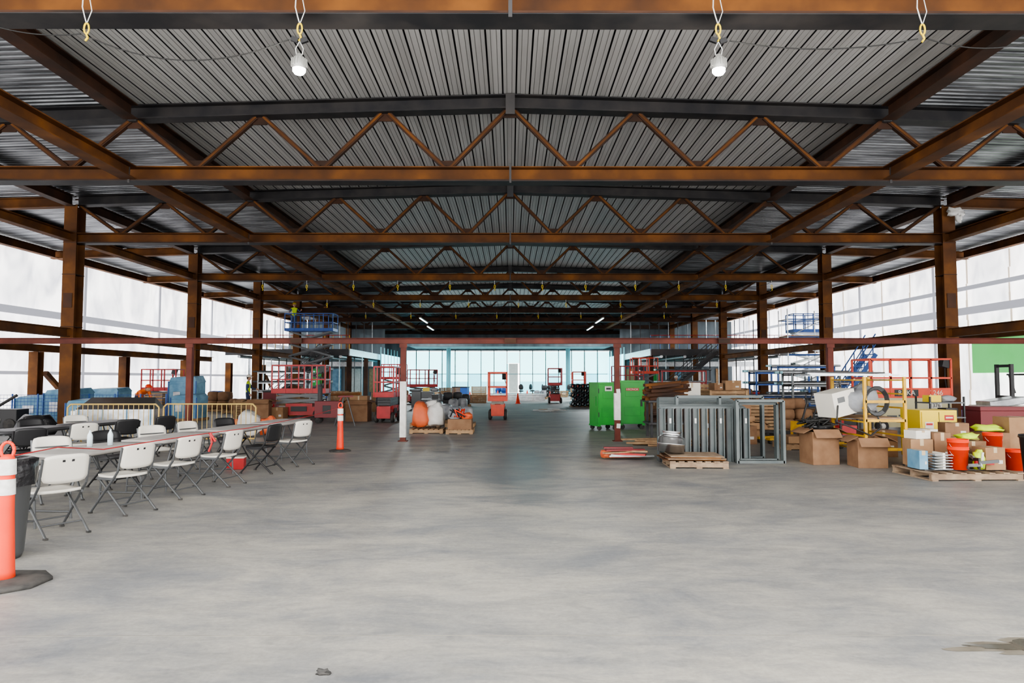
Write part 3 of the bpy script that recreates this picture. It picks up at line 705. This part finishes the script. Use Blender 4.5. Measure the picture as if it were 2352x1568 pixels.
for i in range(8):
    pts=[(random.uniform(-.4,.4),random.uniform(-.3,.3),random.uniform(.68,.9)) for k in range(6)]; b.path(pts,.014,cordk,5)
b.blob((0,0,.7),(.5,.4,.15),bagk,5); b.build('loose_cables',(5.95,13.5,.0))
b=B(); b.box((0,0,.52),(.74,.7,.95),yellow2); b.box((0,-.36,.52),(.68,.02,.88),yellow2); b.box((-.0,-.372,.52),(.008,.01,.88),black)
b.box((.12,-.375,.62),(.05,.02,.14),black); b.box((-.2,-.375,.68),(.17,.006,.17),white); b.box((-.2,-.379,.72),(.13,.004,.04),redp); b.box((.2,-.375,.85),(.18,.006,.1),redp); b.box((.2,-.379,.85),(.14,.004,.03),white)
for sx in(-1,1): b.box((sx*.3,0,.025),(.08,.6,.05),darkst)
b.build('flammable_storage_cabinet',(8.55,14.3,0),0,.012)
b=B(); pallet_b(b,0,0,0,1.5,1.1,woodd)
b.box((0,0,.14),(1.35,.5,.015),greyt)
b.build('wooden_pallet',(7.42,11.7,0),2)
def bucket(loc,m=orange,h=.37,r=.15,rz=0):
    b=B(); b.lathe([(0,.005),(r*.85,.0),(r*.98,h*.86),(r*1.05,h*.86),(r*1.05,h*.9),(r,h*.9),(r*1.05,h),(r*.96,h),(r*.9,h*.5),(0,.03)],(0,0,0),m,22)
    b.path([(r*math.cos(a),-.02-r*.95*math.sin(a)*.6,h*.8-.12*math.sin(a)) for a in [math.pi*i/10 for i in range(11)]],.004,galv,4)
    b.build('plastic_bucket',loc,rz)
bucket((7.32,11.45,.15)); bucket((7.32,11.45,.27),orange,.37,.152)
cbox((7.85,11.5,.15),(.34,.3,.36),5,card); cbox((6.98,12.0,.15),(.36,.32,.45),-6,card); cbox((7.8,11.98,.15),(.45,.36,.42),3,card2)
cbox((7.32,12.0,.15),(.28,.3,.56),0,card2); cbox((6.98,12.0,.605),(.3,.26,.14),14,white,name='white_box'); cbox((6.74,11.6,.15),(.14,.35,.3),0,lblue,name='blue_box')
b=B()
for i in range(6): b.box((0,0,.02+.045*i),(.3-.02*(i%2),.3,.012),galv); b.box((0,-.02,.04+.045*i),(.04,.28,.03),white)
b.build('stack_of_metal_brackets',(6.99,11.45,.15))
b=B(); b.blob((0,0,.15),(.15,.17,.36),hiviz,2,.3); b.box((0,-.08,.17),(.03,.02,.25),refl,(10,0,0)); b.build('hi_vis_vest',(7.59,11.35,.15))
b=B(); b.blob((0,0,.06),(.34,.28,.12),hiviz,7,.3); b.build('hi_vis_vest',(7.85,12.0,.575))
b=B()
for i in range(7): b.sq((random.uniform(-.3,.3),random.uniform(-.2,.2),.02+.03*i),(random.uniform(-.3,.3),random.uniform(-.2,.2),.05+.03*i),.03,[greyt,black,galv,redp][i%4],.05)
b.build('pile_of_hand_tools',(7.5,11.25,.15))
bucket((8.55,12.4,0),orange,.37,.15); bucket((8.55,12.4,.3),orange,.37,.152); bucket((9.0,12.5,0),orange,.37,.15)
cbox((8.3,13.1,0),(.6,.5,.55),4,card); cbox((9.0,13.2,0),(.5,.5,.62),4,card2); cbox((9.65,13.3,0),(.6,.5,.9),-4,card); cbox((8.3,13.1,.555),(.4,.36,.25),-12,card2)
cbox((7.6,12.9,0),(.5,.4,.5),-8,card2); cbox((7.6,12.9,.505),(.36,.34,.2),6,white,name='white_box')
b=B(); b.blob((0,0,.06),(.5,.35,.13),hiviz,3,.3); b.build('hi_vis_vest',(9.0,13.2,.63))
b=B()
for i in range(7): b.path([(random.uniform(-.2,.2),random.uniform(-.1,.1),.03+.01*i) for k in range(7)],.013,[black,cordk,yellow2][i%3],5)
b.build('coiled_extension_cord',(8.1,12.5,.0))
b=B(); b.lathe([(0,.02),(.22,0),(.27,.66),(.29,.68),(.28,.72),(.25,.7)],(0,0,0),black,22); b.lathe([(.25,.62),(.2,.68),(.1,.74),(0,.72)],(0,0,0),bagk,20,wob=.08); b.build('trash_can',(8.55,11.3,0))
b=B(); b.box((0,0,.5),(1.1,.7,.7),maroon); b.box((0,0,.9),(1.14,.74,.1),maroon); b.box((.3,-.36,.6),(.2,.02,.12),black); b.box((0,-.36,.35),(1.0,.02,.05),maroon)
for sx in(-1,1):
    for sy in (-1,1): b.box((sx*.45,sy*.28,.08),(.1,.1,.16),darkst)
b.build('job_site_tool_box',(11.9,17.2,0),0,.01)
b=B(); b.box((0,0,.55),(1.5,.9,.7),white,top=.8); b.box((0,-.1,.98),(1.0,.6,.2),galv,(0,-8,0)); b.box((-.6,0,.3),(.3,.9,.4),black)
for sx in(-1,1):
    for sy in(-1,1): b.lathe([(0,-.05),(.2,-.05),(.2,.05),(0,.05)],(sx*.5,sy*.42,.2),blackr,16,axis='y')
b.build('portable_generator',(13.5,19.3,0),0,.02)
b=B()
for s in(-1,1): b.box((-.9,s*.3,1.05),(.1,.08,2.0),black); b.box((-1.4,s*.25,.07),(1.0,.1,.04),darkst); b.sq((-.3,s*.42,1.2),(-.45,s*.42,1.75),.05,black); b.sq((.75,s*.42,.9),(.5,s*.42,1.75),.05,black)
for z in(.3,1.1,2.0): b.box((-.9,0,z),(.08,.6,.08),black)
b.box((.25,0,.55),(1.7,.9,.55),green); b.box((.75,0,1.0),(.65,.85,.4),green,top=.85); b.box((.05,0,1.75),(1.1,.95,.05),black); b.box((.2,0,1.0),(.4,.45,.12),black); b.box((.4,0,1.2),(.1,.45,.4),black)
b.cyl((-.3,0,.9),(-.15,0,1.2),.02,black); b.lathe([(.14,-.01),(.16,0),(.14,.01)],(-.15,0,1.2),black,14)
for sx,r_ in((-.5,.28),(.75,.23)):
    for s in(-1,1): b.lathe([(0,-.09),(r_*.9,-.09),(r_,-.05),(r_,.05),(r_*.9,.09),(0,.09)],(sx,s*.42,r_),blackr,18,axis='y')
b.build('forklift',(15.3,20.3,0),0,.015)
b=B(); b.box((0,0,.85),(1.3,.7,.05),galv)
for sx in(-1,1):
    for sy in(-1,1): b.sq((sx*.6,sy*.3,0),(sx*.6,sy*.3,.83),.05,redp)
b.box((0,0,.3),(1.2,.6,.04),redp); b.blob((-.2,0,1.0),(.5,.4,.25),bagg,3); b.box((.35,0,.98),(.4,.4,.2),black); b.box((0,0,.45),(.8,.4,.28),redp); b.build('work_table',(13.2,17.2,0))

# ------------------------------------------------------------ left background goods
b=B(); b.box((0,0,.38),(2.3,.8,.64),galv); b.add([(-1.15,-.4,.7),(1.15,-.4,.7),(1.15,.4,.7),(-1.15,.4,.7),(-.95,.15,1.05),(.95,.15,1.05)],[(0,1,5,4),(1,2,5),(2,3,4,5),(3,0,4)],chrome)
for i in range(4): b.box((-1.05+.7*i,-.41,.38),(.03,.02,.64),lblue)
b.box((0,0,.03),(2.3,.8,.06),wood); b.build('sheet_metal_hood',(-12.0,21.6,0),4)
for x,y,w,h in ((-16.0,25.4,1.2,1.25),(-13.4,29,1.1,1.7),(-17.6,26.5,1.6,1.0),(-12.6,27.5,1.0,1.0),(-17.8,31,1.5,1.2),(-13.8,22.9,.9,.95)):
    b=B(); b.box((0,0,h*.45),(w,1,h*.9),lblue); b.box((0,0,h*.93),(w*1.04,1.04,h*.16),lblue,(3,-2,0),.85); b.box((-w*.2,-.51,h*.5),(w*.25,.03,h*.3),galv); b.box((0,0,.05),(w+.1,1.1,.1),wood)
    for s in(-1,1): b.sq((s*w*.5,-.52,.1),(s*w*.5,-.52,h*.9),.04,bluep)
    b.build('blue_air_handling_unit',(x,y,0),random.uniform(-8,8),.02)
for i in range(4):
    b=B()
    for k in range(5): b.lathe([(.34,-.02),(.36,0),(.34,.02)],(0,0,.05+.08*k),orange if i%2 else yellow,14)
    b.lathe([(.1,0),(.1,.45)],(0,0,0),wood,10); b.lathe([(0,.45),(.4,.45),(.4,.48),(0,.48)],(0,0,0),wood,16); b.lathe([(0,0),(.4,0),(.4,.03),(0,.03)],(0,0,0),wood,16); b.build('cable_reel',(-11.6+.95*i,30.5+.4*(i%2),0))
b=B()
for i in range(12): b.sq((-22+.9*i,24.6,0),(-22+.9*i,24.6,1.1),.04,bluep)
for i in range(9): b.cyl((-22,24.6,.1+.12*i),(-12.2,24.6,.1+.12*i-.0),.008,bluep,4)
for i in range(80): b.cyl((-22+.12*i,24.6,.1),(-22+.12*i,24.6,1.06),.006,bluep,4)
b.build('blue_safety_mesh_fence')
b=B(); b.blob((0,0,.35),(.7,.5,.7),bagw,1,.3); b.blob((.5,.1,.3),(.5,.45,.6),bago,2,.3); b.blob((-.45,.1,.25),(.45,.45,.5),bago,6,.3); b.build('pile_of_sacks',(-7.2,19.4,0))
b=B(); b.blob((0,0,.3),(1.1,.5,.6),bagk,3); b.build('black_garbage_bag',(-13.2,19.5,0)); 
b=B(); b.box((0,0,.35),(1.6,.8,.6),black); b.box((-.5,0,.75),(.5,.8,.25),black,(0,-20,0)); b.cyl((.1,-.2,.7),(.7,-.2,1.1),.05,darkst)
for sx in(-1,1):
    for sy in(-1,1): b.lathe([(0,-.05),(.18,-.05),(.18,.05),(0,.05)],(sx*.6,sy*.4,.18),blackr,14,axis='y')
b.build('floor_scrubber',(-16.6,22.6,0),10,.02)
# ------------------------------------------------------------ far clutter
b=B()
for r_ in range(5):
    for i in range(8-(r_%2)):
        cx=-1.05+.3*i+.15*(r_%2); b.lathe([(.1,0),(.145,0),(.145,1.5),(.1,1.5)],(cx,-.75,.16+.26*r_),black,12,axis='y')
for i in range(2): b.box((0,-.5+1*i,.02),(2.4,.1,.04),wood)
b.build('stack_of_black_pipes',(4.75,41.3,0))
b=B()
for i in range(4): b.box((0,0,.06+.13*i),(4.2,1.2,.1),galv); b.box((-1.2,0,.12+.13*i),(.08,1.2,.03),wood); b.box((1.2,0,.12+.13*i),(.08,1.2,.03),wood)
b.build('stack_of_sheet_steel',(.5,53,0))
random.seed(21)
def gen_goods(x,y):
    k=random.randrange(6)
    if k==0: cbox((x,y,0),(random.uniform(.6,1),.7,random.uniform(.5,1.1)),random.uniform(-20,20),random.choice([card,card2]))
    elif k in(1,4): goods((x,y,0),1,.9,random.uniform(.5,1.0),random.choice([wrap,card2,bluep,darkst]))
    elif k==2:
        b=B()
        for i in range(4): pallet_b(b,random.uniform(-.04,.04),0,.14*i,1.2,1)
        b.build('pallet_stack',(x,y,0))
    elif k==3: put(cr,'wooden_crate',(x,y,0),random.uniform(-20,20),sc_=(1,1,.8))
    else:
        b=B(); b.box((0,0,.5),(1.2,.7,.9),random.choice([bluep,redp,maroon,greyt])); b.box((0,0,.98),(1.24,.74,.08),black); b.box((-.4,0,.04),(.1,.6,.08),black); b.box((.4,0,.04),(.1,.6,.08),black); b.build('job_site_tool_box',(x,y,0),random.uniform(-15,15))
for x,y in [(-5.4,31),(-6.6,35),(-7.8,33.5),(-4.8,38.4),(-5.2,41.4),(-8.9,36.5),(-10.5,33.8),(-12,36),(-9.9,40),(-3.9,55),(-2.6,58),(5.5,56),(3.2,60),(-6,60),(-6.5,57),(-4.2,44),(-7.6,48.5),(-4.3,49.5),(-2.2,47.5),
            (6.6,34),(8.2,32.5),(11,34.4),(6.2,37.4),(7.6,40.6),(10,42.3),(12.4,36.6),(6.6,47.4),(8.6,47),(12.3,30.4),(10.8,25.3),(12.4,25.6),(13.6,29),(17.5,30),(18.9,34),(16.8,27),(-13,33.4),(-14.6,35.2),(-16.9,40.2),(-18.6,33.6),(9.4,24.2),(-15.5,30.5),(11.3,23.6),
            (7.2,28.6),(5.4,26.6),(6.8,26.7),(5.2,31.6),(13.9,23.9),(10.6,30.8),(7.0,50.6),(5.6,44.6),(9.6,26.0),(8.4,34.6),(9.8,33.2),(8.4,30.6),
            (-2.9,41.5),(-6.9,43.5),(2.4,56.5),(-.8,60),(4.6,63),(-4.6,63),(5.2,47.6),(-3.2,39)]:
    gen_goods(x,y)
def rack(loc,w=2.4,h=1.9,m=bluep):
    b=B()
    for sx in(-1,1):
        for sy in(-1,1): b.sq((sx*w/2,sy*.4,0),(sx*w/2,sy*.4,h),.06,m)
    for z in(.4,.9,1.4,h-.05):
        for sy in(-1,1): b.sq((-w/2,sy*.4,z),(w/2,sy*.4,z),.06,m)
        for i in range(7): b.cyl((-w/2-.3,-.35+.11*i,z+.08),(w/2+.3,-.35+.11*i,z+.08),.045,random.choice([galv,galv,greyt]),8)
    b.build('pipe_rack',loc)
rack((10.8,27.6,0)); rack((17.4,37.2,0),3,2,greyt); rack((9.5,38.5,0),2.4,2.1,redp); rack((-12.5,38.6,0),2.6,2,galv); rack((9.7,22.5,0),1.5,1.8,greyt); rack((13.6,32.4,0),2.6,2.2,bluep)
stair('scaffold_stair_tower',(16.2,35,0),bluep,0,13,1.0,.22,.15)
b=B()
for x in(0,2.1):
    for y in(0,1.3): b.cyl((x,y,0),(x,y,5.6),.035,galv)
for z in(1,2,3,4,5):
    for y in(0,1.3): b.cyl((0,y,z),(2.1,y,z),.03,bluep)
    for x in(0,2.1): b.cyl((x,0,z),(x,1.3,z),.03,galv)
    b.cyl((0,0,z-1),(2.1,0,z),.025,galv)
b.box((1.05,.65,4.05),(2.1,1.3,.06),wood); b.build('frame_scaffold',(15.7,39.3,0))
for x,y in ((-1,56),(1.4,57.5),(3,52.5),(-3,52),(.5,46)): 
    b=B(); b.lathe([(.15,.03),(.03,.7),(0,.7)],(0,0,0),orange,12); b.box((0,0,.015),(.36,.36,.03),orange); b.lathe([(.1,.3),(.075,.42)],(0,0,0),refl,12); b.build('traffic_cone',(x,y,0))
b=B()
for i in range(9): b.box((random.uniform(-.5,.5),random.uniform(-.6,.6),.02+.02*i*.5),(random.uniform(.5,1.1),.1,.02),random.choice([wood,paper,galv]),(0,0,random.uniform(-50,50)))
b.build('pile_of_scrap',(2.0,35,0))
for i in range(5):
    b=B(); b.cyl((0,0,.1),(0,0,.45),.03,black); b.blob((0,0,.5),(.5,.5,.14),black,1,.05); b.blob((0,.22,.85),(.45,.12,.6),black,2,.05)
    for k in range(5):
        a=k*1.256; b.cyl((0,0,.12),(.3*math.cos(a),.3*math.sin(a),.05),.02,black); b.cyl((.3*math.cos(a),.3*math.sin(a),.0),(.3*math.cos(a),.3*math.sin(a),.06),.03,black)
    b.build('office_chair',(1+1.1*i,65+(i%2),0),i*50)
b=B(); b.blob((0,0,.012),(.07,.03,.03),blackr,3,.5); b.build('floor_debris',(-1.03,3.92,0))
def flat(name,cx,cy,rx,ry,m,z,seed):
    n=48; vs=[(cx,cy,z)]
    for i in range(n):
        a=2*math.pi*i/n; q=1+.55*noise.noise(Vector((math.cos(a)*2+seed,math.sin(a)*2,seed)))+.2*noise.noise(Vector((math.cos(a)*7,math.sin(a)*7,seed)))
        vs.append((cx+rx*q*math.cos(a),cy+ry*q*math.sin(a),z))
    B().add(vs,[(0,1+i,1+(i+1)%n) for i in range(n)],m).build(name)
flat('damp_patch',3.3,4.3,.62,.15,damp,.0015,2); flat('puddle',3.35,4.3,.5,.1,water,.003,5)

# ------------------------------------------------------------ people
def worker(loc,rz,J,top,legs,vest,helm):
    base={'pel':((0,0,.95),.15),'sp':((0,0,1.12),.135),'ch':((0,0,1.34),.155),'nk':((0,0,1.5),.06),'hd':((0,-.01,1.56),.055)}
    for s,n in((-1,'L'),(1,'R')):
        base.update({'hip'+n:((s*.09,0,.9),.1),'kn'+n:((s*.11,-.02,.5),.065),'an'+n:((s*.11,.02,.1),.045),'to'+n:((s*.13,-.16,.05),.045),
          'sh'+n:((s*.17,0,1.42),.07),'el'+n:((s*.25,.02,1.15),.045),'wr'+n:((s*.26,-.12,.93),.03)})
    for k,v in J.items(): base[k]=(v,base[k][1])
    E=[('pel','sp'),('sp','ch'),('ch','nk'),('nk','hd')]
    for n in 'LR': E+=[('pel','hip'+n),('hip'+n,'kn'+n),('kn'+n,'an'+n),('an'+n,'to'+n),('ch','sh'+n),('sh'+n,'el'+n),('el'+n,'wr'+n)]
    ks=list(base); me=bpy.data.meshes.new('wk'); me.from_pydata([base[k][0] for k in ks],[(ks.index(a),ks.index(c)) for a,c in E],[])
    o=bpy.data.objects.new('wk',me); sc.collection.objects.link(o)
    sk=o.modifiers.new('s','SKIN'); 
    for i,k in enumerate(ks):
        r=base[k][1]; me.skin_vertices[0].data[i].radius=(r,r*.75 if k in('pel','sp','ch') else r)
        me.skin_vertices[0].data[i].use_root=(k=='pel')
    ss=o.modifiers.new('u','SUBSURF'); ss.levels=2
    dg=bpy.context.evaluated_depsgraph_get(); m2=bpy.data.meshes.new_from_object(o.evaluated_get(dg))
    bpy.data.objects.remove(o)
    m2.materials.clear()
    for m in (top,legs,skin,black,vest): m2.materials.append(m)
    def md(e):
        a,c=e
        if c.startswith('to'): return 3
        if c[:2] in('hi','kn','an'): return 1
        if c in('hd',): return 2
        if c[:2] in('sh',) or e in(('pel','sp'),('sp','ch'),('ch','nk')): return 4
        return 0
    for p in m2.polygons:
        best=9;bi=0
        for e in E:
            A=Vector(base[e[0]][0]);C=Vector(base[e[1]][0]); t=max(0,min(1,(p.center-A).dot(C-A)/((C-A).length_squared+1e-9))); d=(p.center-(A+(C-A)*t)).length-.4*base[e[1]][1]
            if d<best: best=d;bi=md(e)
        p.material_index=bi; p.use_smooth=True
    body=bpy.data.objects.new('construction_worker',m2); sc.collection.objects.link(body); body.location=loc; body.rotation_euler=(0,0,R(rz))
    h=B(); H=Vector(base['hd'][0]); d=(H-Vector(base['nk'][0])).normalized(); c=H+d*.1
    h.blob(c,(.155,.19,.24),skin,0,.0,18,1); fy=c+Vector((0,-.095,0))
    h.blob(fy+Vector((0,-.012,-.01)),(.03,.04,.05),skin,0,0,8,1); h.box(fy+Vector((0,.0,-.055)),(.045,.012,.01),maroon)
    for s in(-1,1):
        h.blob(c+Vector((s*.032,-.083,.02)),(.024,.02,.016),eye,0,0,8,1); h.blob(c+Vector((s*.08,.01,0)),(.02,.035,.06),skin,0,0,8,1)
    h.blob(c+Vector((0,.025,.02)),(.165,.17,.2),hair,0,0,14,1)
    h.lathe([(.13,.05),(.118,.06),(.115,.1),(.09,.15),(.04,.175),(0,.18)],c,helm,20); h.box(c+Vector((0,-.14,.055)),(.14,.07,.012),helm)
    for n,s in(('L',-1),('R',1)):
        w=Vector(base['wr'+n][0]); e=Vector(base['el'+n][0]); f=(w-e).normalized(); x,u=frame(f)
        h.sq(w-f*.01,w+f*.085,.03,skin,.075)
        for k in range(4):
            q=w+f*.08+u*(-.03+.02*k); ln_=(.06,.075,.08,.065)[k]; q2=q+f*ln_*.5-x*.008*s; h.cyl(q,q2,.009,skin,6); h.cyl(q2,q2+f*ln_*.35-x*.025*s,.008,skin,6,.006)
        t0=w+f*.02+u*.035; h.cyl(t0,t0+f*.035+u*.03,.011,skin,6); h.cyl(t0+f*.035+u*.03,t0+f*.065+u*.035,.009,skin,6)
    ho=h.build('head_and_hands'); ho.parent=body
    return body
worker((-14.15,45.5,4.79),20,{'elR':(.35,-.05,1.25),'wrR':(.4,-.3,1.3),'elL':(-.3,-.1,1.2),'wrL':(-.3,-.35,1.15)},shirt,jean,hiviz,yellow2)
worker((-14.3,26.9,0),60,{'sp':(0,-.1,1.07),'ch':(0,-.32,1.18),'nk':(0,-.46,1.22),'hd':(0,-.52,1.23),'shL':(-.17,-.38,1.16),'shR':(.17,-.38,1.16),'elL':(-.22,-.45,.9),'wrL':(-.18,-.6,.72),'elR':(.22,-.45,.9),'wrR':(.18,-.6,.72)},hivo,jean,hivo,orange)
worker((10.6,44.5,0),-30,{},shirt,jean,hiviz,white)
worker((-12.0,32.0,0),100,{'elR':(.3,-.1,1.2),'wrR':(.2,-.32,1.15)},shirt,jean,hiviz,white)

# ------------------------------------------------------------ light + world + camera
w=bpy.data.worlds.new('sky'); sc.world=w; w.use_nodes=True
w.node_tree.nodes['Background'].inputs['Color'].default_value=(1,.985,.96,1); w.node_tree.nodes['Background'].inputs['Strength'].default_value=4.2
cam=bpy.data.cameras.new('camera'); co=bpy.data.objects.new('camera',cam); sc.collection.objects.link(co)
co.location=(0,0,1.62); co.rotation_euler=(R(93.08),0,-.0025); cam.lens=24.49; cam.sensor_width=36; cam.clip_end=300
sc.camera=co
sc.view_settings.view_transform='AgX'
try: sc.view_settings.look='AgX - Medium High Contrast'
except Exception: pass
sc.view_settings.exposure=.55
